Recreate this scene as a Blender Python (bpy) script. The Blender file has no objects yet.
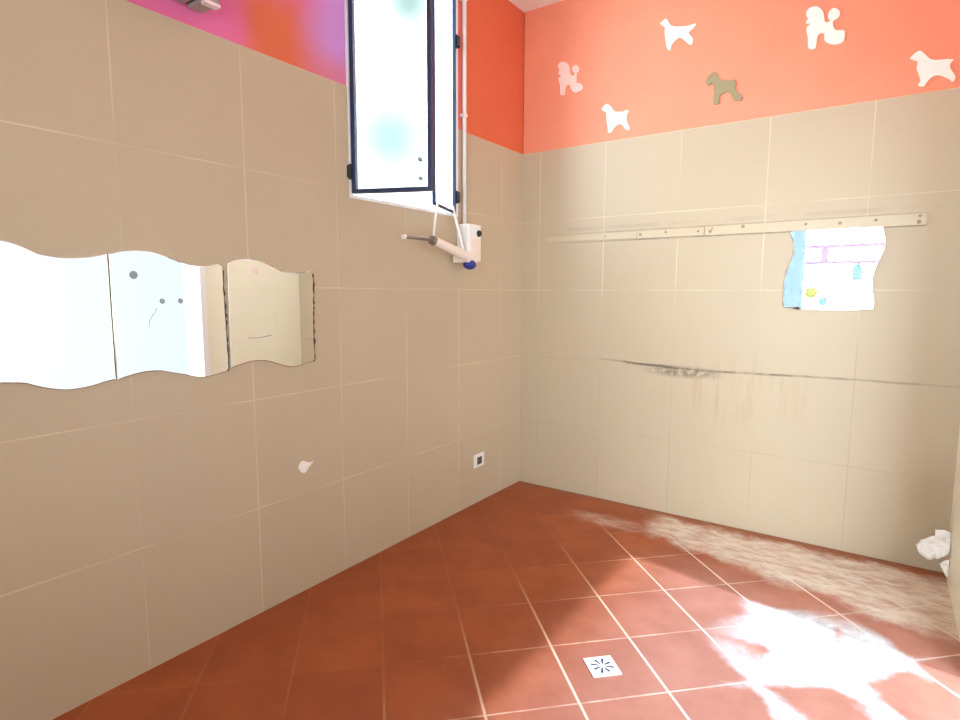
import bpy, bmesh, math, random
from mathutils import Vector, Matrix, noise
random.seed(4)
C = bpy.context.scene.collection
TILE_RGB = (196, 178, 150)
TILE_R = (248, 244, 222)  # paler than the other walls' tile, to brighten the mirror reflection
ORANGE_RGB = (238, 150, 118)
ORANGE_L = (222, 110, 74)  # same orange as the back wall, darkened for the shaded left wall
RAIL_RGB = (200, 184, 154)
FLOOR_A, FLOOR_B, FLOOR_C = (146, 68, 24), (168, 84, 38), (132, 56, 22)
FLOOR_ROUGH, FLOOR_SPEC = 0.36, 0.38
SKY_B, SKY_PX, SKY_NX, SKY_NY = 0.15, 1.25, 12.0, 21.5
SKY_PCOL = (0.82, 0.93, 1.0)
SKY_RCOL = (0.82, 0.97, 1.12)
BLOB1, BLOB2, BLOB3 = (-0.6676, 0.703, 0.2453), (-0.6008, 0.6788, 0.4222), (-0.5655, 0.7259, 0.3916)
BLOBC = (0.135, 0.19, 0.185)
SUN_E, SUN_C = 4.6, (0.76, 0.92, 1.16)
EXPO = 0.03
M1 = [[(-2.96,1.431),(-2.938,1.448),(-2.905,1.465),(-2.861,1.471),(-2.834,1.466),(-2.804,1.454),(-2.776,1.44),(-2.745,1.434),(-2.714,1.431),(-2.68,1.432),(-2.639,1.437),(-2.59,1.449)],[(-2.59,1.046),(-2.622,1.041),(-2.665,1.032),(-2.721,1.029),(-2.76,1.036),(-2.797,1.048),(-2.832,1.063),(-2.863,1.068),(-2.89,1.071),(-2.935,1.066),(-2.978,1.058)]]
M2 = [[(-2.584,1.449),(-2.551,1.459),(-2.504,1.465),(-2.457,1.464),(-2.408,1.452),(-2.357,1.434),(-2.322,1.425),(-2.285,1.423),(-2.251,1.424),(-2.215,1.433),(-2.196,1.423)],[(-2.196,1.397),(-2.197,1.311),(-2.195,1.229),(-2.194,1.137),(-2.191,1.041)],[(-2.199,1.031),(-2.256,1.02),(-2.307,1.02),(-2.354,1.033),(-2.404,1.046),(-2.448,1.058),(-2.497,1.06),(-2.546,1.053),(-2.586,1.043)]]
M3 = [[(-2.177,1.438),(-2.143,1.451),(-2.095,1.457),(-2.047,1.454),(-1.997,1.44),(-1.936,1.416),(-1.882,1.41),(-1.823,1.416),(-1.783,1.424)],[(-1.777,1.37),(-1.78,1.297),(-1.783,1.214),(-1.784,1.122),(-1.781,1.038)],[(-1.79,1.03),(-1.852,1.019),(-1.908,1.016),(-1.962,1.032),(-2.025,1.053),(-2.087,1.058),(-2.135,1.051),(-2.182,1.04)]]
MR = [[(1.618,1.648),(1.654,1.661),(1.757,1.66),(1.886,1.657),(2.02,1.655)],[(2.034,1.599),(2.035,1.556),(2.019,1.5),(1.999,1.435),(1.997,1.37),(2.008,1.302),(2.007,1.258)],[(1.954,1.252),(1.833,1.247),(1.692,1.252),(1.679,1.265),(1.663,1.257),(1.614,1.258)],[(1.607,1.298),(1.608,1.371),(1.615,1.442),(1.637,1.511),(1.645,1.572),(1.631,1.619)]]
DOGS = {'A': [(0.25,2.752),(0.254,2.77),(0.276,2.778),(0.302,2.771),(0.324,2.751),(0.333,2.727),(0.336,2.7),(0.348,2.683),(0.363,2.68),(0.368,2.694),(0.357,2.704),(0.35,2.722),(0.357,2.735),(0.374,2.739),(0.391,2.728),(0.397,2.71),(0.39,2.695),(0.381,2.69),(0.382,2.635),(0.4,2.628),(0.419,2.615),(0.426,2.597),(0.418,2.582),(0.397,2.579),(0.376,2.575),(0.354,2.59),(0.341,2.613),(0.336,2.629),(0.319,2.633),(0.308,2.62),(0.302,2.594),(0.3,2.576),(0.276,2.58),(0.269,2.597),(0.268,2.642),(0.259,2.663),(0.258,2.686),(0.274,2.696),(0.256,2.709),(0.253,2.725),(0.264,2.73)],'B': [(0.555,2.442),(0.563,2.458),(0.586,2.471),(0.599,2.464),(0.617,2.446),(0.635,2.422),(0.653,2.414),(0.695,2.409),(0.709,2.414),(0.726,2.408),(0.718,2.391),(0.714,2.356),(0.729,2.322),(0.735,2.302),(0.716,2.3),(0.702,2.315),(0.684,2.336),(0.666,2.34),(0.645,2.329),(0.628,2.312),(0.622,2.3),(0.6,2.301),(0.598,2.329),(0.589,2.366),(0.584,2.419),(0.568,2.432)],'C': [(0.897,2.857),(0.914,2.866),(0.929,2.873),(0.94,2.857),(0.957,2.832),(0.981,2.818),(1.028,2.808),(1.062,2.805),(1.093,2.807),(1.089,2.792),(1.07,2.777),(1.057,2.768),(1.074,2.744),(1.083,2.726),(1.076,2.701),(1.059,2.708),(1.039,2.729),(1.011,2.753),(0.991,2.746),(0.968,2.727),(0.959,2.698),(0.941,2.71),(0.931,2.752),(0.923,2.803),(0.924,2.825),(0.904,2.845)],'D': [(1.163,2.487),(1.175,2.514),(1.201,2.529),(1.221,2.518),(1.231,2.493),(1.251,2.478),(1.293,2.468),(1.312,2.469),(1.319,2.451),(1.318,2.419),(1.328,2.401),(1.347,2.385),(1.355,2.364),(1.343,2.357),(1.314,2.365),(1.297,2.394),(1.277,2.414),(1.255,2.408),(1.239,2.398),(1.238,2.362),(1.208,2.364),(1.208,2.41),(1.208,2.449),(1.193,2.475),(1.181,2.464),(1.169,2.47)],'E': [(1.632,2.728),(1.644,2.742),(1.666,2.745),(1.688,2.734),(1.705,2.71),(1.711,2.685),(1.717,2.66),(1.734,2.657),(1.737,2.663),(1.728,2.677),(1.73,2.7),(1.744,2.715),(1.763,2.71),(1.778,2.688),(1.774,2.669),(1.76,2.659),(1.751,2.653),(1.754,2.631),(1.766,2.611),(1.797,2.602),(1.805,2.588),(1.803,2.556),(1.788,2.544),(1.758,2.546),(1.733,2.56),(1.719,2.578),(1.716,2.606),(1.696,2.611),(1.687,2.596),(1.682,2.546),(1.652,2.553),(1.646,2.602),(1.637,2.649),(1.652,2.666),(1.632,2.677),(1.641,2.692),(1.633,2.711)],'F': [(2.071,2.412),(2.08,2.426),(2.103,2.44),(2.119,2.429),(2.135,2.408),(2.151,2.392),(2.173,2.385),(2.201,2.382),(2.232,2.374),(2.222,2.361),(2.221,2.341),(2.24,2.306),(2.242,2.291),(2.235,2.278),(2.222,2.292),(2.205,2.304),(2.187,2.315),(2.168,2.317),(2.152,2.309),(2.139,2.291),(2.13,2.278),(2.109,2.288),(2.117,2.304),(2.109,2.335),(2.099,2.366),(2.101,2.392),(2.084,2.403)]}

W = 2.379          # room width along x
H = 3.146          # ceiling height
BAND = 2.25        # top of the tiles
REAR = -4.70       # rear wall
DY0, DY1, DH = -2.36, -0.95, 2.10       # doorway in the right-hand wall

# ------------------------------------------------------------------ helpers
def link(o, parent=None):
    C.objects.link(o)
    if parent is not None: o.parent = parent
    return o
def obj(name, bm, m, parent=None, smooth=False):
    bmesh.ops.recalc_face_normals(bm, faces=bm.faces)
    me = bpy.data.meshes.new(name); bm.to_mesh(me); bm.free()
    for k in (m if isinstance(m, (list, tuple)) else [m]): me.materials.append(k)
    if smooth:
        for p in me.polygons: p.use_smooth = True
    o = bpy.data.objects.new(name, me)
    link(o)
    if parent is not None:
        o.parent = parent
        o.matrix_parent_inverse = (Matrix.Translation(parent.location) @ parent.rotation_euler.to_matrix().to_4x4()).inverted()
        if parent.parent is not None:
            o.matrix_parent_inverse = world_of(parent).inverted()
    return o
def world_of(o):
    m = Matrix.Translation(o.location) @ o.rotation_euler.to_matrix().to_4x4()
    if o.parent is not None: m = world_of(o.parent) @ o.matrix_parent_inverse @ m
    return m
def empty(name, loc):
    o = bpy.data.objects.new(name, None); o.location = loc; o.empty_display_size = 0.05
    return link(o)
def tag(o, label, cat, group=None):
    o['label'] = label; o['category'] = cat
    if group: o['group'] = group
    return o
def struct(o): o['kind'] = 'structure'; return o
def box(bm, x0, x1, y0, y1, z0, z1, bevel=0, mi=0, seg=2):
    r = bmesh.ops.create_cube(bm, size=1)
    vs = r['verts']
    for v in vs:
        v.co = Vector(((x0+x1)/2+v.co.x*(x1-x0), (y0+y1)/2+v.co.y*(y1-y0), (z0+z1)/2+v.co.z*(z1-z0)))
    fs = set(f for v in vs for f in v.link_faces)
    for f in fs: f.material_index = mi
    if bevel:
        es = list(set(e for v in vs for e in v.link_edges))
        bmesh.ops.bevel(bm, geom=es, offset=bevel, segments=seg, profile=0.7, affect='EDGES')
def tube(bm, p0, p1, r0, r1=None, n=20, caps=True):
    p0 = Vector(p0); p1 = Vector(p1); r1 = r0 if r1 is None else r1
    d = (p1-p0); L = d.length
    m = Matrix.Translation((p0+p1)/2) @ d.to_track_quat('Z', 'Y').to_matrix().to_4x4()
    bmesh.ops.create_cone(bm, cap_ends=caps, segments=n, radius1=r0, radius2=r1, depth=L, matrix=m)
def path_tube(bm, pts, r, n=10):
    pts = [Vector(p) for p in spline(pts, 6, False)]
    rings = []
    for i, p in enumerate(pts):
        t = (pts[min(i+1, len(pts)-1)] - pts[max(i-1, 0)]).normalized()
        a = t.cross(Vector((0.3, 0.2, 0.93))).normalized(); b = t.cross(a).normalized()
        rings.append([bm.verts.new(p + a*math.cos(2*math.pi*k/n)*r + b*math.sin(2*math.pi*k/n)*r) for k in range(n)])
    for i in range(len(rings)-1):
        for k in range(n):
            bm.faces.new((rings[i][k], rings[i][(k+1) % n], rings[i+1][(k+1) % n], rings[i+1][k]))
    bm.faces.new(rings[0][::-1]); bm.faces.new(rings[-1])
def spline(pts, n, closed):
    out = []; N = len(pts); P = [Vector(p) for p in pts]
    for i in range(N if closed else N-1):
        a = P[(i-1) % N] if (closed or i > 0) else P[0]*2-P[1]
        b = P[i]; c = P[(i+1) % N]
        d = P[(i+2) % N] if (closed or i+2 < N) else P[-1]*2-P[-2]
        for k in range(n):
            t = k/n
            out.append(0.5*((2*b)+(c-a)*t+(2*a-5*b+4*c-d)*t*t+(3*b-a-3*c+d)*t**3))
    if not closed: out.append(P[-1])
    return out
def plate(bm, outline, place, depth, bevel=0.0):
    """extrude a 2-D outline; place(u, v, w) -> 3-D point, w = height above its wall"""
    lo = [bm.verts.new(place(u, v, 0)) for u, v in outline]
    if bevel:
        n = len(outline); top = []
        for i, (u, v) in enumerate(outline):
            a = Vector(outline[i-1]); b = Vector(outline[(i+1) % n]); t = (b-a)
            nn = Vector((-t.y, t.x)).normalized() if t.length else Vector((0, 0))
            top.append((u, v, nn))
        area = sum(outline[i][0]*outline[(i+1) % n][1]-outline[(i+1) % n][0]*outline[i][1] for i in range(n))
        s = 1 if area > 0 else -1
        mid = [bm.verts.new(place(u, v, depth-bevel*0.6)) for u, v, _ in top]
        hi = [bm.verts.new(place(u+nn.x*s*bevel, v+nn.y*s*bevel, depth)) for u, v, nn in top]
        loops = [lo, mid, hi]
    else:
        hi = [bm.verts.new(place(u, v, depth)) for u, v in outline]
        loops = [lo, hi]
    for A, B in zip(loops, loops[1:]):
        for i in range(len(A)):
            j = (i+1) % len(A)
            bm.faces.new((A[i], A[j], B[j], B[i]))
    bm.faces.new(lo[::-1]); bm.faces.new(loops[-1]); bm.normal_update()
    bmesh.ops.triangulate(bm, faces=[f for f in bm.faces if len(f.verts) > 4])

# ------------------------------------------------------------------ node helpers
class NT:
    def __init__(s, name):
        s.m = bpy.data.materials.new(name); s.m.use_nodes = True
        s.t = s.m.node_tree; s.t.nodes.clear()
        s.out = s.t.nodes.new('ShaderNodeOutputMaterial')
    def n(s, typ, **kw):
        o = s.t.nodes.new(typ)
        for k, v in kw.items(): setattr(o, k, v)
        return o
    def put(s, sock, v):
        if isinstance(v, bpy.types.NodeSocket): s.t.links.new(v, sock)
        elif isinstance(v, (tuple, list)) and len(v) == 3 and sock.type == 'RGBA': sock.default_value = (*v, 1)
        else: sock.default_value = v
    def math(s, op, a, b=0.0, c=0.0, clamp=False):
        o = s.n('ShaderNodeMath', operation=op, use_clamp=clamp)
        for i, v in enumerate((a, b, c)): s.put(o.inputs[i], v)
        return o.outputs[0]
    def mix(s, f, a, b, typ='MIX'):
        o = s.n('ShaderNodeMix', data_type='RGBA', blend_type=typ)
        s.put(o.inputs['Factor'], f); s.put(o.inputs[6], a); s.put(o.inputs[7], b)
        return o.outputs[2]
    def ss(s, v, a, b):
        o = s.n('ShaderNodeMapRange', interpolation_type='SMOOTHSTEP')
        s.put(o.inputs[0], v)
        if a <= b: o.inputs[1].default_value = a; o.inputs[2].default_value = b
        else: o.inputs[1].default_value = b; o.inputs[2].default_value = a; o.inputs[3].default_value = 1; o.inputs[4].default_value = 0
        return o.outputs[0]
    def pos(s):
        g = s.n('ShaderNodeNewGeometry'); x = s.n('ShaderNodeSeparateXYZ')
        s.t.links.new(g.outputs['Position'], x.inputs[0])
        s.P = g.outputs['Position']
        return x.outputs[0], x.outputs[1], x.outputs[2]
    def noise(s, scale, detail=3, rough=0.55, vec=None, stretch=None):
        o = s.n('ShaderNodeTexNoise'); o.inputs['Scale'].default_value = scale
        o.inputs['Detail'].default_value = detail; o.inputs['Roughness'].default_value = rough
        v = vec if vec is not None else s.P
        if stretch:
            m = s.n('ShaderNodeMapping'); m.inputs['Scale'].default_value = stretch
            s.t.links.new(v, m.inputs[0]); v = m.outputs[0]
        s.t.links.new(v, o.inputs['Vector'])
        return o.outputs[0]
    def gridline(s, c, off, pitch, half):
        f = s.math('DIVIDE', s.math('SUBTRACT', c, off), pitch)
        d = s.math('MULTIPLY', s.math('PINGPONG', f, 0.5), pitch)     # distance to the nearest joint
        return d, s.ss(d, half*1.25, half*0.6), s.math('FLOOR', f)
    def white(s, a, b):
        c = s.n('ShaderNodeCombineXYZ'); s.put(c.inputs[0], a); s.put(c.inputs[1], b)
        w = s.n('ShaderNodeTexWhiteNoise', noise_dimensions='2D'); s.t.links.new(c.outputs[0], w.inputs[0])
        return w.outputs[0]
    def ell(s, a, b, ca, cb, ra, rb):
        u = s.math('DIVIDE', s.math('SUBTRACT', a, ca), ra); v = s.math('DIVIDE', s.math('SUBTRACT', b, cb), rb)
        return s.math('SQRT', s.math('ADD', s.math('MULTIPLY', u, u), s.math('MULTIPLY', v, v)))
    def bsdf(s, col, rough=0.5, metal=0.0, bump=None, bs=0.2, bd=0.002, spec=0.5, trans=0.0, ior=None, coat=0.0):
        b = s.n('ShaderNodeBsdfPrincipled')
        s.put(b.inputs['Base Color'], col); s.put(b.inputs['Roughness'], rough); s.put(b.inputs['Metallic'], metal)
        b.inputs['Specular IOR Level'].default_value = spec
        b.inputs['Transmission Weight'].default_value = trans
        b.inputs['Coat Weight'].default_value = coat
        if bump is not None:
            k = s.n('ShaderNodeBump'); k.inputs['Strength'].default_value = bs; k.inputs['Distance'].default_value = bd
            s.put(k.inputs['Height'], bump); s.t.links.new(k.outputs[0], b.inputs['Normal'])
        s.t.links.new(b.outputs[0], s.out.inputs[0])
        return s.m

def simple(name, col, rough=0.5, metal=0.0, var=0.06, scale=40, spec=0.5):
    t = NT(name); t.pos()
    n = t.noise(scale)
    c = t.mix(n, tuple(max(0, k*(1-var)) for k in col), tuple(min(1, k*(1+var)) for k in col))
    return t.bsdf(c, rough, metal, spec=spec)

# sRGB helper
def S(r, g, b):
    f = lambda v: ((v/255+0.055)/1.055)**2.4 if v > 10 else v/255/12.92
    return (f(r), f(g), f(b))

# ------------------------------------------------------------------ materials
TILE = S(*TILE_RGB)
def wall_tile(name, axis, off, pitch, grout, gstr, back=False, TILE=TILE):
    t = NT(name); x, y, z = t.pos()
    c = x if axis == 'x' else y
    d1, g1, i1 = t.gridline(c, off, pitch, 0.0030)
    d2, g2, i2 = t.gridline(z, 0.0, 0.45, 0.0030)
    cloud = t.noise(2.2, 4, 0.6)
    fine = t.noise(14, 4, 0.6, stretch=(1, 1, 3))
    per = t.white(i1, i2)
    col = t.mix(cloud, tuple(k*0.93 for k in TILE), tuple(min(1, k*1.05) for k in TILE))
    col = t.mix(t.math('MULTIPLY', fine, 0.25), col, tuple(k*0.9 for k in TILE))
    col = t.mix(t.math('MULTIPLY', per, 0.18), col, tuple(k*0.86 for k in TILE))
    # joints: brightness of each run differs (fresh, worn or grimy filler)
    wear1 = t.ss(t.noise(1.7, 2, 0.5, stretch=(1, 1, 1.0)), 0.36, 0.62)
    w2 = t.ss(t.noise(2.3, 2, 0.5), 0.38, 0.62)
    gm = t.math('MAXIMUM', t.math('MULTIPLY', g1, t.math('MULTIPLY_ADD', wear1, 0.9, 0.10)), t.math('MULTIPLY', g2, t.math('MULTIPLY_ADD', w2, 0.85, 0.15)))
    gm = t.math('MULTIPLY', gm, gstr)
    gcol = grout
    if back:   # lower joints have gone grey-brown
        gcol = t.mix(t.ss(z, 0.95, 1.5), tuple(k*0.66 for k in TILE), grout)
    col = t.mix(gm, col, gcol)
    if back:
        grime_shade = S(88, 76, 64)
        nz = t.noise(28, 5, 0.7); nb = t.noise(7, 4, 0.65)
        # a crack-like dirt line left by a removed tub edge
        wob = t.math('MULTIPLY_ADD', t.noise(5, 3, 0.6, stretch=(1, 0, 0)), 0.02, -0.010)
        tilt = t.math('MULTIPLY', t.ss(x, 0.5, 1.15), -0.028)
        tilt = t.math('ADD', tilt, t.math('MULTIPLY', t.ss(x, 1.15, 2.1), 0.012))
        line = t.math('ABSOLUTE', t.math('SUBTRACT', z, t.math('ADD', t.math('ADD', 0.918, tilt), t.math('MULTIPLY', wob, 0.5))))
        lm = t.ss(line, 0.009, 0.0015)
        lm = t.math('MULTIPLY', lm, t.math('MULTIPLY', t.ss(x, 0.45, 0.75), t.math('MULTIPLY_ADD', t.ss(x, 2.3, 1.5), 0.6, 0.35)))
        lm = t.math('MULTIPLY', lm, t.math('MULTIPLY_ADD', t.ss(nb, 0.35, 0.6), 0.6, 0.35))
        # crumbly mould patch under it
        e = t.ell(x, z, 1.10, 0.872, 0.29, 0.046)
        sp = t.math('MULTIPLY', t.ss(t.math('ADD', e, t.math('MULTIPLY_ADD', nz, 1.4, -0.7)), 1.05, 0.35), t.ss(nz, 0.36, 0.60))
        e2 = t.ell(x, z, 0.92, 0.900, 0.20, 0.012)
        s2 = t.ss(t.math('ADD', e2, t.math('MULTIPLY_ADD', nz, 1.2, -0.6)), 1.0, 0.3)
        # yellowish smear and vertical runs below
        e3 = t.ell(x, z, 1.42, 0.78, 0.55, 0.26)
        run = t.noise(9, 3, 0.6, stretch=(2.2, 1, 0.25))
        s3 = t.math('MULTIPLY', t.ss(e3, 1.0, 0.2), t.ss(run, 0.45, 0.7))
        e4 = t.ell(x, z, 2.30, 0.36, 0.14, 0.30)  # browner patch low at the right end
        s4 = t.math('MULTIPLY', t.ss(e4, 1.1, 0.1), 0.34)
        col = t.mix(t.math('MULTIPLY', s3, 0.60), col, S(176, 150, 112))
        col = t.mix(s4, col, S(150, 124, 92))
        col = t.mix(t.math('MULTIPLY', sp, 0.72), col, grime_shade)
        col = t.mix(t.math('MULTIPLY', s2, 0.7), col, grime_shade)
        col = t.mix(t.math('MULTIPLY', lm, 0.85), col, grime_shade)
        for zz, st in ((1.6515, 0.45), (1.7075, 0.30)):      # shadow lines of the rail's two edges, painted on the tiles
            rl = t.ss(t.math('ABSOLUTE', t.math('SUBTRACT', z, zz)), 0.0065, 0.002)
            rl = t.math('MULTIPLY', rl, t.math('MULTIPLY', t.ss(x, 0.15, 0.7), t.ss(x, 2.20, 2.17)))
            col = t.mix(t.math('MULTIPLY', rl, t.math('MULTIPLY_ADD', t.ss(nb, 0.35, 0.6), st*0.6, st*0.5)), col, grime_shade)
        hl = t.math('MULTIPLY', t.ss(t.math('ABSOLUTE', t.math('SUBTRACT', z, 1.735)), 0.02, 0.004), t.ss(t.noise(3, 3), 0.45, 0.6))
        col = t.mix(t.math('MULTIPLY', hl, 0.14), col, grime_shade)
    hgt = t.math('SUBTRACT', t.math('MULTIPLY', fine, 0.15), t.math('MAXIMUM', g1, g2))
    return t.bsdf(col, t.math('MULTIPLY_ADD', cloud, 0.15, 0.36), bump=hgt, bs=0.25, bd=0.0015, spec=0.35)

m_tile_left = wall_tile('glazed_wall_tile_side', 'y', -0.7149, 0.45624, S(236, 214, 178), 0.46)
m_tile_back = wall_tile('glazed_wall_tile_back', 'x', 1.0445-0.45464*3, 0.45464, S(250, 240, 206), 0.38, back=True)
m_tile_right = wall_tile('glazed_wall_tile_right', 'y', -0.7149, 0.45624, S(236, 214, 178), 0.5, TILE=S(*TILE_R))

def paint(name, left=False):
    t = NT(name); x, y, z = t.pos()
    n = t.noise(3, 4, 0.6); base = S(*(ORANGE_L if left else ORANGE_RGB))
    col = t.mix(n, tuple(k*0.9 for k in base), tuple(min(1, k*1.08) for k in base))
    if left:   # hand-blended magenta over the orange; lilac and pink paint the window's flare
        yy = t.math('ADD', y, t.math('MULTIPLY_ADD', t.noise(2.4, 3), 0.24, -0.12))
        mag = t.math('MAXIMUM', t.ss(yy, -1.98, -2.12), t.math('MULTIPLY', t.ss(z, 2.40, 2.62), t.ss(yy, -1.1, -1.75)))
        col = t.mix(mag, col, S(228, 112, 162))
        flare = t.math('MULTIPLY', t.ss(yy, -1.86, -1.60), t.ss(y, -1.45, -1.56))
        flare = t.math('MULTIPLY', flare, t.math('MULTIPLY_ADD', t.ss(z, 2.26, 2.42), 0.6, 0.4))
        col = t.mix(t.math('MULTIPLY', flare, 0.9), col, S(206, 150, 226))
        flare_edge = t.ss(t.math('ABSOLUTE', t.math('ADD', y, 0.72)), 0.12, 0.05)
        col = t.mix(t.math('MULTIPLY', flare_edge, 0.5), col, S(226, 150, 150))
    return t.bsdf(col, 0.62, bump=t.noise(60, 3), bs=0.12, bd=0.001, spec=0.3)
m_paint_left = paint('blended_wall_paint', True)
m_paint = paint('orange_wall_paint')
m_plaster = simple('white_plaster', S(238, 234, 228), 0.8, var=0.03, scale=4, spec=0.2)
m_rearwall = simple('rear_wall_plaster', S(228, 226, 224), 0.8, var=0.03, scale=4, spec=0.2)
m_ceil = simple('ceiling_paint', S(244, 240, 234), 0.85, var=0.04, scale=3, spec=0.2)
m_white = simple('white_lacquer', S(240, 240, 240), 0.35, var=0.02)
m_white_plastic = simple('white_plastic', S(238, 236, 232), 0.35, var=0.03, scale=25)
m_cream_plastic = simple('cream_plastic', S(238, 224, 210), 0.4, var=0.04, scale=25)
m_dark = simple('dark_navy_aluminium', S(40, 50, 82), 0.38, metal=0.15, var=0.1)
m_black = simple('black_plastic', (0.012, 0.012, 0.016), 0.4)
m_blue = simple('blue_plastic', S(40, 52, 140), 0.3, var=0.15, scale=60)
m_steel = simple('worn_steel', S(140, 128, 118), 0.4, metal=0.6, var=0.15, scale=30)
m_greymetal = simple('fixture_grey', S(168, 158, 150), 0.5, metal=0.2, var=0.1)
m_pale = simple('fixture_pale', S(240, 214, 216), 0.5)
m_rail = simple('cream_painted_metal', S(*RAIL_RGB), 0.4, var=0.06, scale=12)
m_hole = simple('rusty_screw', S(158, 132, 106), 0.6, var=0.3, scale=90)
m_sock = simple('socket_insert', S(92, 84, 72), 0.5)
m_decal = simple('white_decal_foam', S(250, 242, 230), 0.7, var=0.04, scale=14, spec=0.2)
m_decal_edge = simple('decal_outline', S(176, 132, 96), 0.7)
m_decal_pink = simple('pink_white_decal_foam', S(246, 214, 200), 0.7, var=0.07, scale=20, spec=0.2)
m_bare_grey = simple('greyish_green_decal_foam', S(158, 146, 112), 0.8, var=0.14, scale=16, spec=0.2)
m_filler = simple('white_filler', S(248, 244, 236), 0.8, var=0.04, scale=30)
m_paper = simple('crumpled_white_sheet', S(250, 250, 244), 0.6, var=0.03, scale=20)
m_matt_grey = simple('grey_pad', S(150, 164, 172), 0.6)
m_chip_and_gap_shade = simple('blackened_silvering', S(62, 52, 46), 0.7, var=0.4, scale=90)
m_white_cord = simple('white_cord', S(242, 240, 236), 0.5)
m_frame_door = simple('white_door_frame', S(240, 240, 240), 0.4, var=0.02)
m_pink_strip = simple('pink_frame_strip', S(240, 170, 215), 0.5)

def mirror_mat(name, tint):
    t = NT(name); x, y, z = t.pos()
    return t.bsdf(t.mix(t.noise(5, 2), tuple(k*0.985 for k in tint), tint), 0.015, 1.0)
m_mirror = mirror_mat('mirror_silvering', (0.95, 0.965, 0.955))

def glass(name, tint, frost=0.0):
    t = NT(name); x, y, z = t.pos()
    tr = t.n('ShaderNodeBsdfTransparent'); t.put(tr.inputs[0], t.mix(t.noise(6, 2), tuple(k*0.97 for k in tint), tint))
    gl = t.n('ShaderNodeBsdfGlossy'); gl.inputs['Roughness'].default_value = 0.03
    lw = t.n('ShaderNodeLayerWeight'); lw.inputs[0].default_value = 0.25
    mx = t.n('ShaderNodeMixShader')
    t.t.links.new(t.math('MULTIPLY', lw.outputs['Fresnel'], 0.35), mx.inputs[0])
    t.t.links.new(tr.outputs[0], mx.inputs[1]); t.t.links.new(gl.outputs[0], mx.inputs[2])
    t.t.links.new(mx.outputs[0], t.out.inputs[0])
    return t.m
m_glass = glass('window_glass', (0.96, 0.985, 0.98))
m_glass_pink = glass('pink_glass', (0.255, 0.195, 0.245))
m_glass_yellow = glass('yellow_film', (0.25, 0.24, 0.12))
m_glass_cyan = glass('turquoise_film', (0.19, 0.235, 0.243))
m_glass_blue = glass('pale_blue_film', (0.205, 0.225, 0.238))

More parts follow.
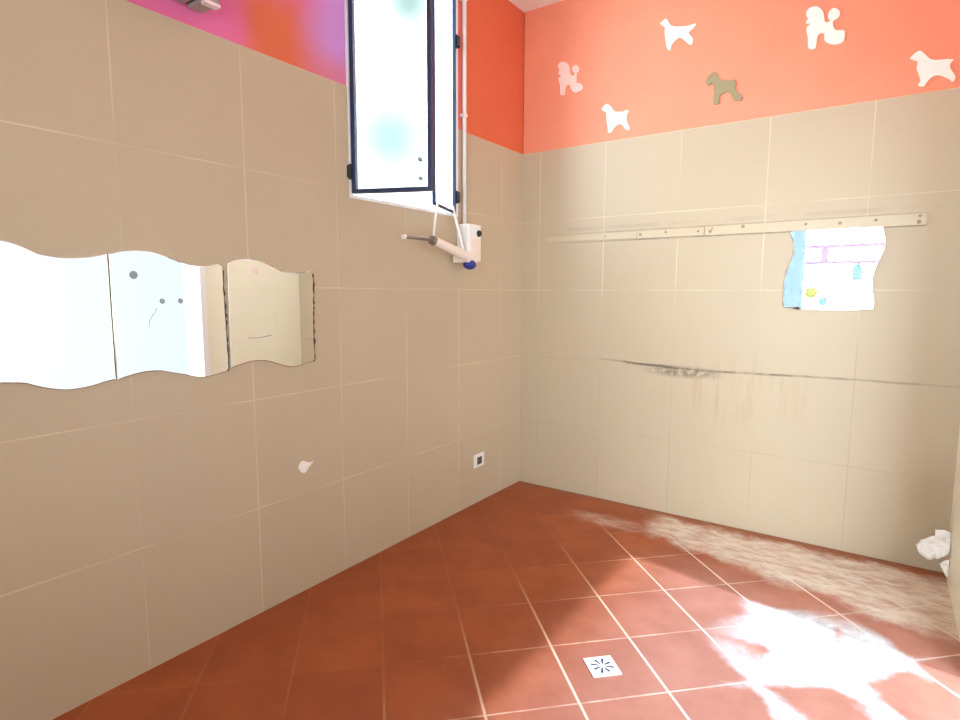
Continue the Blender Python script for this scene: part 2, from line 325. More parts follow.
# floor: terracotta tiles laid diagonally, chalky deposit near the doorway
def floor_mat():
    t = NT('terracotta_floor_tile'); x, y, z = t.pos()
    r = 0.70710678
    u = t.math('MULTIPLY', t.math('ADD', x, y), r); v = t.math('MULTIPLY', t.math('SUBTRACT', x, y), r)
    d1, g1, i1 = t.gridline(u, -0.3553, 0.3139, 0.0050)
    d2, g2, i2 = t.gridline(v, 1.9104, 0.3139, 0.0036)
    per = t.white(i1, i2)
    nf = t.noise(30, 4, 0.65); nm = t.noise(5, 4, 0.6); nl = t.noise(1.6, 3, 0.5)
    a, b, c = FLOOR_A, FLOOR_B, FLOOR_C
    col = t.mix(t.ss(nm, 0.3, 0.7), S(*a), S(*b))
    col = t.mix(t.math('MULTIPLY', per, 0.45), col, S(*c))
    col = t.mix(t.math('MULTIPLY', nf, 0.16), col, S(206, 120, 84))
    g = t.math('MAXIMUM', t.math('MULTIPLY', g1, t.math('MULTIPLY_ADD', t.ss(nl, 0.35, 0.6), 0.3, 0.65)), t.math('MULTIPLY', g2, t.math('MULTIPLY_ADD', t.ss(nm, 0.4, 0.6), 0.45, 0.26)))
    # joints painted faint on the unlit side, brighter in the sun patch; dusty rightward
    sun_side = t.ss(x, 0.65, 1.15)
    g = t.math('MULTIPLY', g, t.math('MULTIPLY_ADD', sun_side, 0.86, 0.07))
    g = t.math('MULTIPLY', g, t.math('MULTIPLY_ADD', t.ss(t.math('ABSOLUTE', y), 0.18, 0.55), 0.8, 0.2))
    col = t.mix(g, col, t.mix(t.ss(x, 0.9, 1.7), S(226, 186, 152), S(246, 230, 214)))
    # chalky deposit: full in the middle, farther out only along the joints of the tiles
    edge = t.math('MINIMUM', d1, d2)
    def dist(cu, cv, ru, rv): return t.ell(u, v, cu, cv, ru, rv)
    r1 = dist(0.60, 2.06, 0.40, 0.36); r2 = dist(0.42, 2.62, 0.5, 0.5)
    amount = t.math('MAXIMUM', t.math('MULTIPLY_ADD', r1, -0.22, 0.22), t.math('MULTIPLY_ADD', r2, -0.10, 0.09))
    rr = t.math('MINIMUM', r1, r2)
    nd = t.math('MULTIPLY_ADD', t.noise(11, 5, 0.62), 0.10, -0.05)
    dm = t.ss(t.math('ADD', t.math('SUBTRACT', amount, edge), nd), -0.030, 0.034)
    dm = t.math('MULTIPLY', dm, t.math('MULTIPLY', t.ss(x, 1.50, 1.82), t.ss(rr, 1.5, 1.0)))
    dm = t.math('MULTIPLY', dm, t.ss(t.math('ADD', y, t.math('MULTIPLY', nd, 0.9)), -0.70, -0.86))
    dm = t.math('MULTIPLY', dm, t.math('MULTIPLY_ADD', t.ss(nf, 0.3, 0.5), 0.2, 0.8))
    sun_haze = t.math('MULTIPLY', t.ss(x, 0.85, 1.55), t.ss(t.math('ADD', y, t.math('MULTIPLY', nd, 2)), -0.35, -0.8))  # paler tint painting the sun patch's haze onto the tiles
    sun_haze = t.math('MULTIPLY', sun_haze, t.math('MULTIPLY_ADD', nm, 0.22, 0.10))
    # thin grey-beige scum along the far wall
    yn = t.math('ADD', y, t.math('MULTIPLY_ADD', t.noise(4.5, 5, 0.65), 0.34, -0.17))
    low = t.math('MULTIPLY_ADD', x, 0.26, 0.10)           # reach from the wall
    band = t.math('MULTIPLY', t.ss(yn, -0.04, -0.14), t.ss(t.math('ADD', yn, low), -0.05, 0.09))
    band = t.math('MULTIPLY', band, t.ss(t.math('ADD', x, t.math('MULTIPLY', nd, 1.2)), 0.95, 1.12))
    streak = t.ss(t.noise(8, 5, 0.7, stretch=(1, 2.2, 1)), 0.33, 0.62)
    band = t.math('MULTIPLY', band, t.math('MULTIPLY_ADD', streak, 0.5, 0.48))
    sm = t.math('MULTIPLY', t.ss(t.math('ADD', t.ell(x, y, 0.80, -0.33, 0.30, 0.10), t.math('MULTIPLY', nd, 5)), 1.15, 0.3), t.math('MULTIPLY_ADD', streak, 0.35, 0.08))
    # grimy strip at the foot of the wall
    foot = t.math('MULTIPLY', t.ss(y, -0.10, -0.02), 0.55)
    col = t.mix(sun_haze, col, S(232, 206, 200))
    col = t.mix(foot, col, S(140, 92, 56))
    col = t.mix(t.math('MAXIMUM', band, sm), col, S(220, 206, 188))
    col = t.mix(dm, col, t.mix(t.ss(t.noise(16, 5, 0.7), 0.35, 0.65), S(196, 202, 206), S(232, 234, 236)))
    rough = t.math('ADD', t.math('MULTIPLY_ADD', nm, 0.14, FLOOR_ROUGH), t.math('MULTIPLY', t.math('MAXIMUM', dm, band), 0.3))
    h = t.math('SUBTRACT', t.math('MULTIPLY', nm, 0.5), t.math('MAXIMUM', g1, g2))
    return t.bsdf(col, rough, bump=h, bs=0.22, bd=0.002, spec=FLOOR_SPEC)
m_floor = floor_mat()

# ------------------------------------------------------------------ room shell
TH = 0.22
def wall(name, axis, face, out, lo, hi, hole, z0, z1, mats, parent=None):
    """slab wall; axis 'x' = plane of constant x. face = room-side coordinate, out = +1/-1 direction away from the room"""
    bm = bmesh.new()
    def slab(a0, a1, b0, b1, rec, mi):
        if a1-a0 < 1e-4 or b1-b0 < 1e-4: return
        f0 = face + out*rec; f1 = face + out*TH
        if axis == 'x': box(bm, min(f0, f1), max(f0, f1), a0, a1, b0, b1, mi=mi)
        else: box(bm, a0, a1, min(f0, f1), max(f0, f1), b0, b1, mi=mi)
    for (b0, b1, rec, mi) in ((z0, min(BAND, z1), 0, 0), (BAND, z1, 0.006, 1)):
        if hole:
            h0, h1, hz0, hz1 = hole
            slab(lo, h0, b0, b1, rec, mi); slab(h1, hi, b0, b1, rec, mi)
            slab(h0, h1, b0, min(b1, hz0), rec, mi); slab(h0, h1, max(b0, hz1), b1, rec, mi)
        else: slab(lo, hi, b0, b1, rec, mi)
    return struct(obj(name, bm, mats))
WIN = (-1.55, -0.725, 1.762, 3.00)
wall('wall_left', 'x', 0.0, -1, REAR-TH, TH, WIN, -0.1, H, [m_tile_left, m_paint_left])
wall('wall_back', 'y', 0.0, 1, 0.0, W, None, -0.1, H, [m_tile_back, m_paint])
wall('wall_right', 'x', W, 1, REAR-TH, TH, (DY0, DY1, 0.0, DH), -0.1, H, [m_tile_right, m_paint])
RWIN = (0.90, 2.34, 0.95, 2.30)
wall('wall_rear', 'y', REAR, -1, 0.0, W, RWIN, -0.1, H, [m_rearwall, m_rearwall])
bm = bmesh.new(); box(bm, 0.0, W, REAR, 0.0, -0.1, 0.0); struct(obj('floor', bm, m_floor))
bm = bmesh.new(); box(bm, -TH, W+TH, REAR-TH, TH, H, H+0.12); struct(obj('ceiling', bm, m_ceil))
# terrace slab outside the doorway
m_terrace = simple('terrace_concrete', S(196, 198, 200), 0.8, var=0.05, scale=3)
bm = bmesh.new(); box(bm, W, 4.6, -6, 1, -0.1, -0.01); struct(obj('trim_1', bm, m_terrace))

# ------------------------------------------------------------------ window in the left wall with two open casements
w1 = struct(empty('window_1', (0, (WIN[0]+WIN[1])/2, WIN[2])))
bm = bmesh.new(); f = 0.022
y0, y1, z0, z1 = WIN
for a in ((y0, y0+f, z0, z1), (y1-f, y1, z0, z1), (y0+f, y1-f, z0, z0+f*0.7), (y0+f, y1-f, z1-f, z1)):
    box(bm, -0.05, 0.003, *a, bevel=0.002)
obj('window_frame', bm, m_white, w1)
bm = bmesh.new(); box(bm, -TH-0.02, -0.05, y0-0.0, y1+0.0, z0-0.012, z0+0.006, bevel=0.002)
obj('outer_sill', bm, m_white, w1)
bm = bmesh.new()
for a in ((y0, y0+0.006, z0, z1), (y1-0.006, y1, z0, z1), (y0, y1, z1-0.006, z1)):
    box(bm, -TH, -0.05, *a)
obj('reveal_lining', bm, m_white, w1)

def casement(hinge, ang, width, zb, zt, flip, pane_m, knobs, s, dep):
    c = empty('casement', (hinge[0], hinge[1], zb)); c.rotation_euler = (0, 0, ang); c.parent = w1
    c.matrix_parent_inverse = world_of(w1).inverted()
    M = Matrix.Translation(Vector((hinge[0], hinge[1], zb))) @ Matrix.Rotation(ang, 4, 'Z')
    h = zt-zb; d = dep*flip
    def part(name, bm, m, par=c):
        bmesh.ops.transform(bm, matrix=M, verts=bm.verts); return obj(name, bm, m, par)
    lo, hi = min(0, d), max(0, d)
    bm = bmesh.new()
    box(bm, 0, s, lo, hi, 0, h, bevel=0.003); box(bm, width-s, width, lo, hi, 0, h, bevel=0.003)
    box(bm, s, width-s, lo, hi, 0, s, bevel=0.003); box(bm, s, width-s, lo, hi, h-s, h, bevel=0.003)
    part('casement_frame', bm, m_dark)
    bm = bmesh.new(); box(bm, s, width-s, d*0.45, d*0.55, s, h-s); part('pane', bm, pane_m)
    for (a, z) in knobs:
        bm = bmesh.new(); tube(bm, (a, d*0.5-0.008, z-zb), (a, d*0.5+0.008, z-zb), 0.0085, n=16); part('pane_screw', bm, m_matt_grey)
    for z in (0.095, h-0.24):
        bm = bmesh.new(); box(bm, -0.030, 0.004, -0.016, 0.016, z-0.028, z+0.028, bevel=0.003)
        tube(bm, (-0.006, 0.0, z-0.034), (-0.006, 0.0, z+0.034), 0.009, n=12)
        part('casement_hinge', bm, m_black)
    return M
angA = math.atan2(-1.40+1.543, 0.352)
casement((0.008, -1.543), angA, 0.382, 1.782, 2.95, 1, m_glass, [(0.324, 1.921), (0.326, 1.839)], 0.019, 0.030)
angB = math.atan2(-1.108+0.745, 0.135)
MB_ = casement((0.010, -0.752), angB, 0.372, 1.776, 2.95, -1, m_glass, [], 0.014, 0.018)

# ------------------------------------------------------------------ rear window (seen in the small mirror)
w2 = struct(empty('window_2', (1.575, REAR, RWIN[2])))
x0, x1, z0, z1 = RWIN; f = 0.05
bm = bmesh.new()
for a in ((x0, x0+f, z0, z1), (x1-f, x1, z0, z1), (x0+f, x1-f, z0, z0+f), (x0+f, x1-f, z1-f, z1)):
    box(bm, a[0], a[1], REAR-0.06, REAR+0.01, a[2], a[3], bevel=0.003)
obj('window_frame', bm, m_white, w2)
bm = bmesh.new(); box(bm, x0+f, x1-f, REAR-0.036, REAR-0.030, z0+f, z1-f); obj('pane', bm, m_glass, w2)
def back(xm, zm):    # where the back-wall mirror shows a point of the rear window
    k = (3.446-REAR+0.0-3.446+3.446)/3.446
    return 2.0458+(xm-2.0458)*k, 1.3296+(zm-1.3296)*k
za = back(0, 1.570)[1]; zb = back(0, 1.489)[1]; xs = back(1.786, 0)[0]; xl = back(1.699, 0)[0]
bm = bmesh.new(); box(bm, xl, x1-f, REAR-0.028, REAR-0.020, za-0.026, za+0.026); box(bm, xl, x1-f, REAR-0.028, REAR-0.020, zb-0.024, zb+0.024)
box(bm, xs-0.045, xs+0.045, REAR-0.028, REAR-0.020, zb+0.024, za-0.026)
obj('glazing_band', bm, m_glass_pink, w2)
bm = bmesh.new(); box(bm, x0+f, xl, REAR-0.018, REAR-0.012, z0+f, z1-f); obj('side_film', bm, m_glass_blue, w2)
def disc_star(bm, cx, cz, r, lobes, dy=0.004):
    pts = [(cx+math.cos(a)*r*(0.92+0.08*math.cos(lobes*a)), cz+math.sin(a)*r*(0.92+0.08*math.cos(lobes*a))) for a in [2*math.pi*i/48 for i in range(48)]]
    plate(bm, pts, lambda u, v, w: (u, REAR-0.026+w, v), dy)
c = back(1.736, 1.335); bm = bmesh.new(); disc_star(bm, c[0], c[1], 0.078, 6)
o = obj('window_sticker', bm, m_glass_yellow); tag(o, 'yellow flower-shaped sticker on glass, seen reflected in the small wavy mirror', 'sticker')
c = back(1.792, 1.292); bm = bmesh.new(); disc_star(bm, c[0], c[1], 0.062, 5)
o = obj('window_sticker', bm, m_glass_cyan); tag(o, 'pale turquoise round sticker beside the yellow one, reflected in the small mirror', 'sticker')
c = back(1.927, 1.435); bm = bmesh.new()
plate(bm, [(c[0]-0.03, c[1]-0.10), (c[0]+0.05, c[1]-0.08), (c[0]+0.065, c[1]+0.02), (c[0]+0.03, c[1]+0.11), (c[0]-0.035, c[1]+0.09), (c[0]-0.05, c[1])], lambda u, v, w: (u, REAR-0.026+w, v), 0.004)
o = obj('window_sticker', bm, m_glass_cyan); tag(o, 'turquoise upright sticker at the right, reflected in the small wavy mirror', 'sticker')

# ------------------------------------------------------------------ doorway (right, just outside the picture)
d1 = struct(empty('door_1', (W, (DY0+DY1)/2, 0)))
bm = bmesh.new()
for a in ((DY0-0.05, DY0, 0, DH+0.05), (DY1, DY1+0.05, 0, DH+0.05), (DY0, DY1, DH, DH+0.05)):
    box(bm, W-0.012, W, a[0], a[1], a[2], a[3], bevel=0.002)
obj('door_frame', bm, m_frame_door, d1)

# ------------------------------------------------------------------ wavy mirrors on the left wall
def jag(pts, amp, n=5, seed=1):
    rnd = random.Random(seed); out = []
    for a, b in zip(pts, pts[1:]):
        for k in range(n):
            t = k/n; out.append((a[0]+(b[0]-a[0])*t+rnd.uniform(-amp, amp), a[1]+(b[1]-a[1])*t+rnd.uniform(-amp*0.5, amp*0.5)))
    out.append(pts[-1]); return out
def sm(pts, n=5): return [(p.x, p.y) for p in (Vector((*q, 0)) for q in [(v.x, v.y) for v in spline([Vector((a, b, 0)) for a, b in pts], n, False)])]
def wall_mirror(segs, place, depth, loc, label, backing=None, spots=(), name='wavy_mirror'):
    t = empty(name, loc)
    outline = []
    for s in segs: outline += s
    bm = bmesh.new(); plate(bm, outline, place, depth, bevel=0.0022)
    o = obj('mirror_glass', bm, m_mirror, t)
    if backing:
        bm = bmesh.new(); plate(bm, backing, place, depth*0.75); obj('chipped_edge', bm, m_chip_and_gap_shade, t)
    for (nm, u, v, r, m) in spots:  # small round spots on the glass
        bm = bmesh.new(); p0 = Vector(place(u, v, depth-0.0005)); p1 = Vector(place(u, v, depth+0.0022)); tube(bm, p0, p1, r, r*0.8, n=16); obj(nm, bm, m, t)
    tag(t, label, 'mirror', 'row of wavy mirrors on the left wall' if name == 'wavy_mirror' else None)
    return t
PL = lambda u, v, w: (w, u, v)
PR = lambda u, v, w: (u, -w, v)
def strip(seg, inn, out_, seed, axis=0, sgn=1):
    rnd = random.Random(seed)
    s = jag(seg, 0.0, 7)
    a = [(p[0]-sgn*inn, p[1]) for p in s]
    b = [(p[0]+sgn*(out_*(0.25+0.75*rnd.random()**1.6)), p[1]) for p in s]
    return a + b[::-1]
m1 = wall_mirror([sm(M1[0]), sm(M1[1])], PL, 0.008, (0, -2.78, 1.05), 'bluish-white wavy mirror, leftmost in the row, cut by the picture edge')
bm = bmesh.new()
plate(bm, strip([(-2.5905, 1.445), (-2.590, 1.35), (-2.589, 1.2), (-2.5895, 1.05)], 0.004, 0.001, 5), PL, 0.005)
obj('chipped_edge', bm, m_chip_and_gap_shade, m1)
e2 = M2[1]; e3 = M3[1]
m2 = wall_mirror([sm(M2[0]), jag(e2, 0.0012, 5, 3), sm(M2[2])], PL, 0.008, (0, -2.39, 1.05), 'middle wavy mirror of the row, with three small grey spots on its glass',
    backing=strip([(-2.196, 1.41)]+e2+[(-2.195, 1.03)], 0.006, 0.010, 7),
    spots=[('adhesive_pad', -2.514, 1.385, 0.014, m_matt_grey), ('adhesive_pad', -2.426, 1.298, 0.0095, m_matt_grey), ('adhesive_pad', -2.363, 1.298, 0.0095, m_matt_grey)])
bm = bmesh.new(); path_tube(bm, [(0.0082, -2.446, 1.275), (0.0082, -2.452, 1.262), (0.0082, -2.470, 1.235), (0.0082, -2.474, 1.215)], 0.0009, 6)
obj('hairline_crack', bm, m_matt_grey, m2)
m3 = wall_mirror([sm(M3[0]), jag(e3, 0.0018, 5, 9), sm(M3[2])], PL, 0.008, (0, -1.98, 1.05), 'cream-toned wavy mirror with chipped right edge, nearest the window in the row',
    backing=strip([(-1.780, 1.41)]+e3+[(-1.786, 1.028)], 0.006, 0.011, 12),
    spots=[('adhesive_pad', -2.060, 1.412, 0.012, m_pale)])
bm = bmesh.new(); path_tube(bm, [(0.0082, -2.103, 1.151), (0.0082, -2.05, 1.150), (0.0082, -1.998, 1.156)], 0.0014, 6)
obj('scratch', bm, m_matt_grey, m3)  # thin grey line on the glass
# mirror on the back wall
t = wall_mirror([sm(MR[0]), sm(MR[1]), jag(MR[2], 0.001, 4, 4), sm(MR[3])], PR, 0.007, (1.82, 0, 1.25), 'small wavy mirror under the cream rail on the far tiled wall', name='small_mirror')
bm = bmesh.new(); plate(bm, [(1.656, 1.262), (1.690, 1.2605), (1.688, 1.247), (1.672, 1.2515), (1.660, 1.250)], PR, 0.0055); obj('chipped_edge', bm, m_chip_and_gap_shade, t)

# ------------------------------------------------------------------ rail on the back wall
r_ = empty('wall_rail', (1.2, 0, 1.66)); tag(r_, 'long cream rail of three lengths screwed across the far tiled wall', 'rail')
def zr(x):      # the rail sags a little toward the middle
    return 1.679 + 0.000*x
for (a, b, h0, h1, dp) in ((0.19, 0.800, 0.016, 0.021, 0.004), (0.806, 1.190, 0.022, 0.023, 0.007), (1.197, 2.186, 0.024, 0.0275, 0.009)):
    bm = bmesh.new()
    z_ = zr((a+b)/2)
    vs = []
    plate(bm, [(a, z_-h0), (b, z_-h1), (b, z_+h1), (a, z_+h0)], PR, dp, bevel=0.002)
    obj('rail_length', bm, m_rail, r_)
for (a, z_, rr, dp) in ((0.60, 1.680, 0.006, 0.004), (0.825, 1.679, 0.010, 0.007), (0.976, 1.686, 0.008, 0.007), (1.159, 1.680, 0.007, 0.007), (1.225, 1.676, 0.010, 0.009), (1.234, 1.690, 0.006, 0.009), (1.394, 1.693, 0.010, 0.009), (1.693, 1.686, 0.008, 0.009), (1.842, 1.681, 0.009, 0.009), (1.990, 1.686, 0.008, 0.009), (2.160, 1.694, 0.007, 0.009), (2.158, 1.667, 0.010, 0.009)):
    bm = bmesh.new(); tube(bm, (a, -dp+0.001, z_), (a, -dp-0.0018, z_), rr, rr*0.75, n=14); obj('screw', bm, m_hole, r_)

# ------------------------------------------------------------------ dog silhouettes
labels = {
 'A': ('pinkish-white poodle cutout nearest the corner on the orange wall', m_decal_pink),
 'B': ('small white dog cutout just above the tile edge, below the poodle nearest the corner', m_decal),
 'C': ('white setter dog cutout with raised pointed tail, high on the orange wall', m_decal),
 'D': ('faded grey-green dog cutout, the only dark one on the orange wall', m_bare_grey),  # bare spot where a cutout is missing
 'E': ('large white poodle cutout with pompom tail, highest on the orange wall', m_decal),
 'F': ('large white spaniel cutout at the far right of the orange wall', m_decal)}
for k, (lb, m) in labels.items():
    pts = [(p.x, p.y) for p in spline([Vector((a, b, 0)) for a, b in DOGS[k]], 4, True)]
    bm = bmesh.new(); plate(bm, pts, lambda u, v, w: (u, 0.0062-w, v), 0.0085, bevel=0.0012)
    o = obj('dog_cutout', bm, m); tag(o, lb, 'wall decal', 'dog silhouettes on the orange wall')

# ------------------------------------------------------------------ window opener unit below the window
u_ = empty('window_opener', (0, -0.67, 1.50)); tag(u_, 'white box with black button and long cylinder arm, mounted under the open window', 'window opener')
bm = bmesh.new(); box(bm, 0.0, 0.088, -0.738, -0.614, 1.510, 1.722, bevel=0.012, seg=4); obj('housing', bm, m_white_plastic, u_, True)
bm = bmesh.new(); box(bm, 0.086, 0.0905, -0.712, -0.628, 1.530, 1.640, bevel=0.002); obj('cover_plate', bm, m_cream_plastic, u_)
bm = bmesh.new(); tube(bm, (0.086, -0.640, 1.672), (0.100, -0.640, 1.672), 0.020, 0.016, n=24); obj('button', bm, m_black, u_)
A = Vector((0.112, -0.775, 1.530)); B = Vector((0.112, -1.085, 1.598)); D = Vector((0.112, -1.312, 1.600))
ax = (A-B).normalized()
bm = bmesh.new(); tube(bm, A, B, 0.0275, 0.0235, n=28); tube(bm, B, B-ax*0.012, 0.0235, 0.012, n=28); obj('arm_tube', bm, m_cream_plastic, u_)
bm = bmesh.new(); tube(bm, B+ax*0.004, B-ax*0.018, 0.0262, 0.021, n=28); obj('collar', bm, m_steel, u_)
bm = bmesh.new(); tube(bm, B-ax*0.015, D, 0.0095, 0.0085, n=16); obj('rod', bm, m_steel, u_)
bm = bmesh.new(); tube(bm, D+Vector((0, .012, 0)), D-Vector((0, .004, 0)), 0.0115, n=16); obj('rod_tip', bm, m_cream_plastic, u_)
bm = bmesh.new(); box(bm, 0.02, 0.125, -0.800, -0.700, 1.500, 1.540, bevel=0.008); obj('bracket', bm, m_cream_plastic, u_)
bm = bmesh.new()
bmesh.ops.create_uvsphere(bm, u_segments=28, v_segments=16, radius=0.037, matrix=Matrix.Translation((0.105, -0.752, 1.489)) @ Matrix.Diagonal((1.0, 1.05, 0.78, 1)))
tube(bm, (0.105, -0.752, 1.495), (0.105, -0.752, 1.512), 0.024, n=20)
obj('knob', bm, m_blue, u_, True)
bm = bmesh.new(); path_tube(bm, [(0.155, -1.098, 1.783), (0.135, -1.095, 1.70), (0.115, -1.085, 1.62)], 0.006); obj('cord', bm, m_white_cord, u_, True)
bm = bmesh.new(); path_tube(bm, [(0.04, -0.825, 1.81), (0.055, -0.80, 1.70), (0.095, -0.79, 1.545)], 0.007); obj('cord', bm, m_white_cord, u_, True)
# conduit
c_ = empty('wall_conduit', (0.02, -0.71, 1.71)); tag(c_, 'thin white vertical conduit pipe running from the ceiling down to the white box', 'pipe')
bm = bmesh.new(); tube(bm, (0.022, -0.690, 1.705), (0.022, -0.690, H), 0.011, n=20); obj('pipe', bm, m_white_plastic, c_, True)
for z_ in (2.33, 2.95):
    bm = bmesh.new(); box(bm, 0.0, 0.034, -0.705, -0.675, z_-0.008, z_+0.008, bevel=0.002); obj('pipe_clip', bm, m_white_plastic, c_)

# ------------------------------------------------------------------ socket, filler spot, fixture, torn sheet
s_ = empty('power_socket', (0, -0.51, 0.276)); tag(s_, 'small square white power socket low on the left wall near the corner', 'socket')
bm = bmesh.new(); box(bm, 0, 0.009, -0.562, -0.456, 0.232, 0.318, bevel=0.004, seg=3); obj('cover_plate', bm, m_white_plastic, s_)
bm = bmesh.new(); box(bm, 0.006, 0.011, -0.536, -0.484, 0.250, 0.298, bevel=0.003); obj('socket_insert', bm, m_sock, s_)
for dz in (-0.012, 0, 0.012):
    bm = bmesh.new(); tube(bm, (0.0105, -0.511, 0.276+dz), (0.0118, -0.511, 0.276+dz), 0.003, n=12); obj('pin_hole', bm, m_black, s_)
pts = [(-1.896, 0.575), (-1.885, 0.598), (-1.868, 0.606), (-1.856, 0.600), (-1.846, 0.594), (-1.822, 0.584), (-1.803, 0.589), (-1.820, 0.570), (-1.838, 0.556), (-1.850, 0.540), (-1.866, 0.536), (-1.884, 0.550)]
pts = [(-1.848+(a+1.855)*0.85, 0.569+(b-0.572)*0.8) for a, b in pts]
bm = bmesh.new(); plate(bm, [(p.x, p.y) for p in spline([Vector((a, b, 0)) for a, b in pts], 3, True)], lambda u, v, w: (w-0.002, u, v), 0.007, bevel=0.001)
o = obj('filler_patch', bm, m_filler); tag(o, 'small white patch of filler with a pointed tip, on the left wall below the mirrors', 'patch')

f_ = empty('wall_fixture', (0, -2.4, 2.3)); tag(f_, 'grey metal wall fixture on the pink paint, cut off by the top edge', 'fixture')
bm = bmesh.new(); box(bm, 0.0, 0.112, -2.72, -2.292, 2.310, 2.46, bevel=0.006); obj('housing', bm, m_greymetal, f_)
bm = bmesh.new(); box(bm, 0.012, 0.120, -2.282, -2.232, 2.298, 2.46, bevel=0.006); obj('end_cap', bm, m_greymetal, f_)
bm = bmesh.new(); box(bm, 0.010, 0.105, -2.295, -2.280, 2.312, 2.45); obj('joint_seal', bm, m_chip_and_gap_shade, f_)  # dark strip painting the shade in the gap before the end cap
bm = bmesh.new(); box(bm, 0.095, 0.124, -2.284, -2.230, 2.289, 2.300, bevel=0.002); obj('rim', bm, m_pale, f_)

def crumple(bm, pts2, place, amp, seed):
    """folded sheet from a polygon fan, subdivided and creased"""
    vs = [bm.verts.new(place(*p)) for p in pts2]
    f = bm.faces.new(vs); bmesh.ops.triangulate(bm, faces=[f])
    for _ in range(3): bmesh.ops.subdivide_edges(bm, edges=bm.edges[:], cuts=1, use_grid_fill=True)
    for v in bm.verts:
        n = noise.noise_vector(v.co*14+Vector((seed, 0, 0)))
        n2 = noise.noise_vector(v.co*45+Vector((seed, 3, 0)))
        v.co += Vector((n.x*amp*0.5+n2.x*0.004, n.y*amp*2.2+n2.y*amp*1.5, n.z*amp*0.6+n2.z*0.004))
        if v.co.x > W-0.004: v.co.x = W-0.004
        if v.co.y > -0.004: v.co.y = -0.004
    bmesh.ops.solidify(bm, geom=bm.faces[:], thickness=0.003)
p_ = empty('torn_sheet', (2.36, -0.12, 0.04)); tag(p_, 'crumpled torn white sheet sticking out near the floor in the far right corner', 'torn sheet')
bm = bmesh.new(); crumple(bm, [(2.249, 0.148), (2.268, 0.170), (2.285, 0.190), (2.303, 0.200), (2.320, 0.206), (2.375, 0.215), (2.375, 0.150), (2.335, 0.108), (2.296, 0.086), (2.272, 0.110)], lambda u, v: (u, -0.13+(2.375-u)*0.35, v), 0.014, 2)
obj('folded_flap', bm, m_paper, p_)
bm = bmesh.new(); crumple(bm, [(2.318, 0.206), (2.322, 0.234), (2.350, 0.240), (2.375, 0.244), (2.375, 0.190), (2.345, 0.196)], lambda u, v: (u, -0.115+(2.375-u)*0.2, v), 0.012, 5)
obj('upper_fold', bm, m_paper, p_)
bm = bmesh.new(); crumple(bm, [(2.340, 0.100), (2.352, 0.106), (2.375, 0.120), (2.375, 0.030), (2.362, 0.048), (2.350, 0.075)], lambda u, v: (u, -0.14, v), 0.010, 8)
obj('hanging_scrap', bm, m_paper, p_)

# ------------------------------------------------------------------ drain
dr = empty('floor_drain', (1.308, -1.607, 0)); dr.rotation_euler = (0, 0, math.radians(45))
tag(dr, 'small square white drain cover with radiating slots in the terracotta floor', 'drain')
Md = Matrix.Translation((1.308, -1.607, 0)) @ Matrix.Rotation(math.radians(45), 4, 'Z')
bm = bmesh.new()
# solid plate; dark pieces laid on top paint the shade inside the slots
s = 0.053
slots = []
for k in range(8):
    a = math.pi/8+k*math.pi/4
    slots.append((a, 0.014, 0.0365 if k % 2 else 0.034, 0.0046))
box(bm, -s, s, -s, s, 0.0, 0.005, bevel=0.002)
bmesh.ops.transform(bm, matrix=Md, verts=bm.verts); obj('drain_plate', bm, m_white_plastic, dr)
for a, r0, r1, hw in slots:
    bm = bmesh.new()
    pts = []
    for i in range(9): t_ = -math.pi/2+math.pi*i/8; pts.append((r1+math.cos(t_)*hw, math.sin(t_)*hw))
    for i in range(9): t_ = math.pi/2+math.pi*i/8; pts.append((r0+math.cos(t_)*hw*0.6, math.sin(t_)*hw*0.6))
    ca, sa = math.cos(a), math.sin(a)
    plate(bm, pts, lambda u, v, w: (u*ca-v*sa, u*sa+v*ca, 0.0045+w), 0.0008)
    bmesh.ops.transform(bm, matrix=Md, verts=bm.verts); obj('drain_slot', bm, simple('drain_slot_shadow', S(44, 60, 96), 0.5) if a < 0.5 else bpy.data.materials['drain_slot_shadow'], dr)

# ------------------------------------------------------------------ light
wd = bpy.data.worlds.new('sky'); bpy.context.scene.world = wd; wd.use_nodes = True
nt = wd.node_tree; nt.nodes.clear()
out = nt.nodes.new('ShaderNodeOutputWorld'); bg = nt.nodes.new('ShaderNodeBackground')
tc = nt.nodes.new('ShaderNodeTexCoord'); sp = nt.nodes.new('ShaderNodeSeparateXYZ')
nt.links.new(tc.outputs['Generated'], sp.inputs[0])
def wm(op, a, b=0.0, c=0.0, clamp=False):
    o = nt.nodes.new('ShaderNodeMath'); o.operation = op; o.use_clamp = clamp
    for i, v in enumerate((a, b, c)):
        if isinstance(v, bpy.types.NodeSocket): nt.links.new(v, o.inputs[i])
        else: o.inputs[i].default_value = v
    return o.outputs[0]
px = wm('POWER', wm('MAXIMUM', sp.outputs[0], 0.0), 2.0); nx = wm('POWER', wm('MAXIMUM', wm('MULTIPLY', sp.outputs[0], -1), 0.0), 2.0)
ny = wm('POWER', wm('MAXIMUM', wm('MULTIPLY', sp.outputs[1], -1), 0.0), 2.0)
strength = wm('ADD', wm('ADD', wm('MULTIPLY', px, SKY_PX), wm('MULTIPLY', nx, SKY_NX)), wm('MULTIPLY_ADD', ny, SKY_NY, SKY_B))
def blob(d, r):      # soft pale-green tree shapes in the sky glow outside the window
    vd = nt.nodes.new('ShaderNodeVectorMath'); vd.operation = 'DISTANCE'
    nt.links.new(tc.outputs['Generated'], vd.inputs[0]); vd.inputs[1].default_value = d
    m = nt.nodes.new('ShaderNodeMapRange'); m.interpolation_type = 'SMOOTHSTEP'
    m.inputs[1].default_value = 0.0; m.inputs[2].default_value = r; m.inputs[3].default_value = 1; m.inputs[4].default_value = 0
    nt.links.new(vd.outputs['Value'], m.inputs[0]); return m.outputs[0]
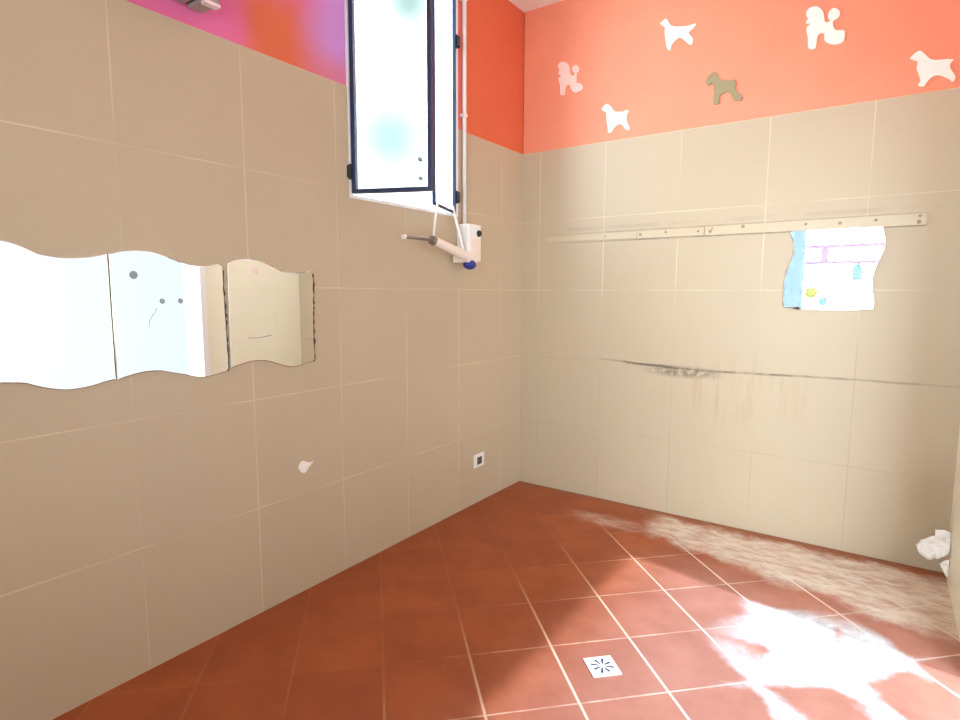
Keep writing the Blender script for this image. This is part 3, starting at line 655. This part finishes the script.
def wmix(f, a, c):
    m = nt.nodes.new('ShaderNodeMix'); m.data_type = 'RGBA'
    nt.links.new(f, m.inputs[0])
    for s_i, v in ((6, a), (7, c)):
        if isinstance(v, bpy.types.NodeSocket): nt.links.new(v, m.inputs[s_i])
        else: m.inputs[s_i].default_value = (*v, 1)
    return m.outputs[2]
colr = wmix(wm('MULTIPLY', px, 1.25, clamp=True), (0.95, 0.98, 1.0), SKY_PCOL)
colr = wmix(wm('MULTIPLY', ny, 1.4, clamp=True), colr, SKY_RCOL)
g = wm('MAXIMUM', blob(BLOB1, 0.12), wm('MAXIMUM', blob(BLOB2, 0.06), blob(BLOB3, 0.05)))
g = wm('POWER', g, 0.30)
colr = wmix(g, colr, BLOBC)
nt.links.new(colr, bg.inputs[0]); nt.links.new(strength, bg.inputs[1]); nt.links.new(bg.outputs[0], out.inputs[0])
wd.cycles.sampling_method = 'MANUAL'; wd.cycles.sample_map_resolution = 512

def sun(name, d, e, col, ang):
    L = bpy.data.lights.new(name, 'SUN'); L.energy = e; L.color = col; L.angle = math.radians(ang)
    o = bpy.data.objects.new(name, L); o.rotation_euler = Vector(d).to_track_quat('-Z', 'Y').to_euler(); o.location = (4, -2, 4); C.objects.link(o)
sun('sunlight', (-1.52, 0.31, -2.10), SUN_E, SUN_C, 1.7)
def portal(name, loc, rot, sx, sy):
    L = bpy.data.lights.new(name, 'AREA'); L.shape = 'RECTANGLE'; L.size = sx; L.size_y = sy; L.cycles.is_portal = True
    o = bpy.data.objects.new(name, L); o.location = loc; o.rotation_euler = rot; C.objects.link(o)
portal('door_daylight', (W+TH+0.01, (DY0+DY1)/2, DH/2), (0, math.pi/2, 0), DH, DY1-DY0)
portal('window_daylight', (-TH-0.03, (WIN[0]+WIN[1])/2, (WIN[2]+WIN[3])/2), (0, -math.pi/2, 0), WIN[3]-WIN[2], WIN[1]-WIN[0])
portal('rear_window_daylight', ((RWIN[0]+RWIN[1])/2, REAR-TH-0.03, (RWIN[2]+RWIN[3])/2), (math.pi/2, 0, 0), RWIN[1]-RWIN[0], RWIN[3]-RWIN[2])
# ------------------------------------------------------------------ camera
cam = bpy.data.cameras.new('camera'); co = bpy.data.objects.new('camera', cam); C.objects.link(co)
yaw, pitch, roll, fpx = 0.606191, 0.115447, 0.003328, 578.278
cy, sy, cp, sp_ = math.cos(yaw), math.sin(yaw), math.cos(pitch), math.sin(pitch)
fw = Vector((-sy*cp, cy*cp, -sp_)); rt = Vector((cy, sy, 0)); up = rt.cross(fw)
c_r, s_r = math.cos(roll), math.sin(roll)
r2 = c_r*rt+s_r*up; u2 = -s_r*rt+c_r*up
M = Matrix((( r2.x, u2.x, -fw.x, 2.04576), (r2.y, u2.y, -fw.y, -3.44571), (r2.z, u2.z, -fw.z, 1.32959), (0, 0, 0, 1)))
co.matrix_world = M
cam.sensor_fit = 'HORIZONTAL'; cam.sensor_width = 36; cam.lens = 36*fpx/960; cam.clip_start = 0.02
sc = bpy.context.scene; sc.camera = co
sc.view_settings.view_transform = 'Standard'; sc.view_settings.look = 'None'
sc.view_settings.gamma = 1; sc.view_settings.use_curve_mapping = False
sc.view_settings.exposure = EXPO
sc.cycles.use_denoising = True
sc.cycles.max_bounces = 10; sc.cycles.diffuse_bounces = 6; sc.cycles.transparent_max_bounces = 12
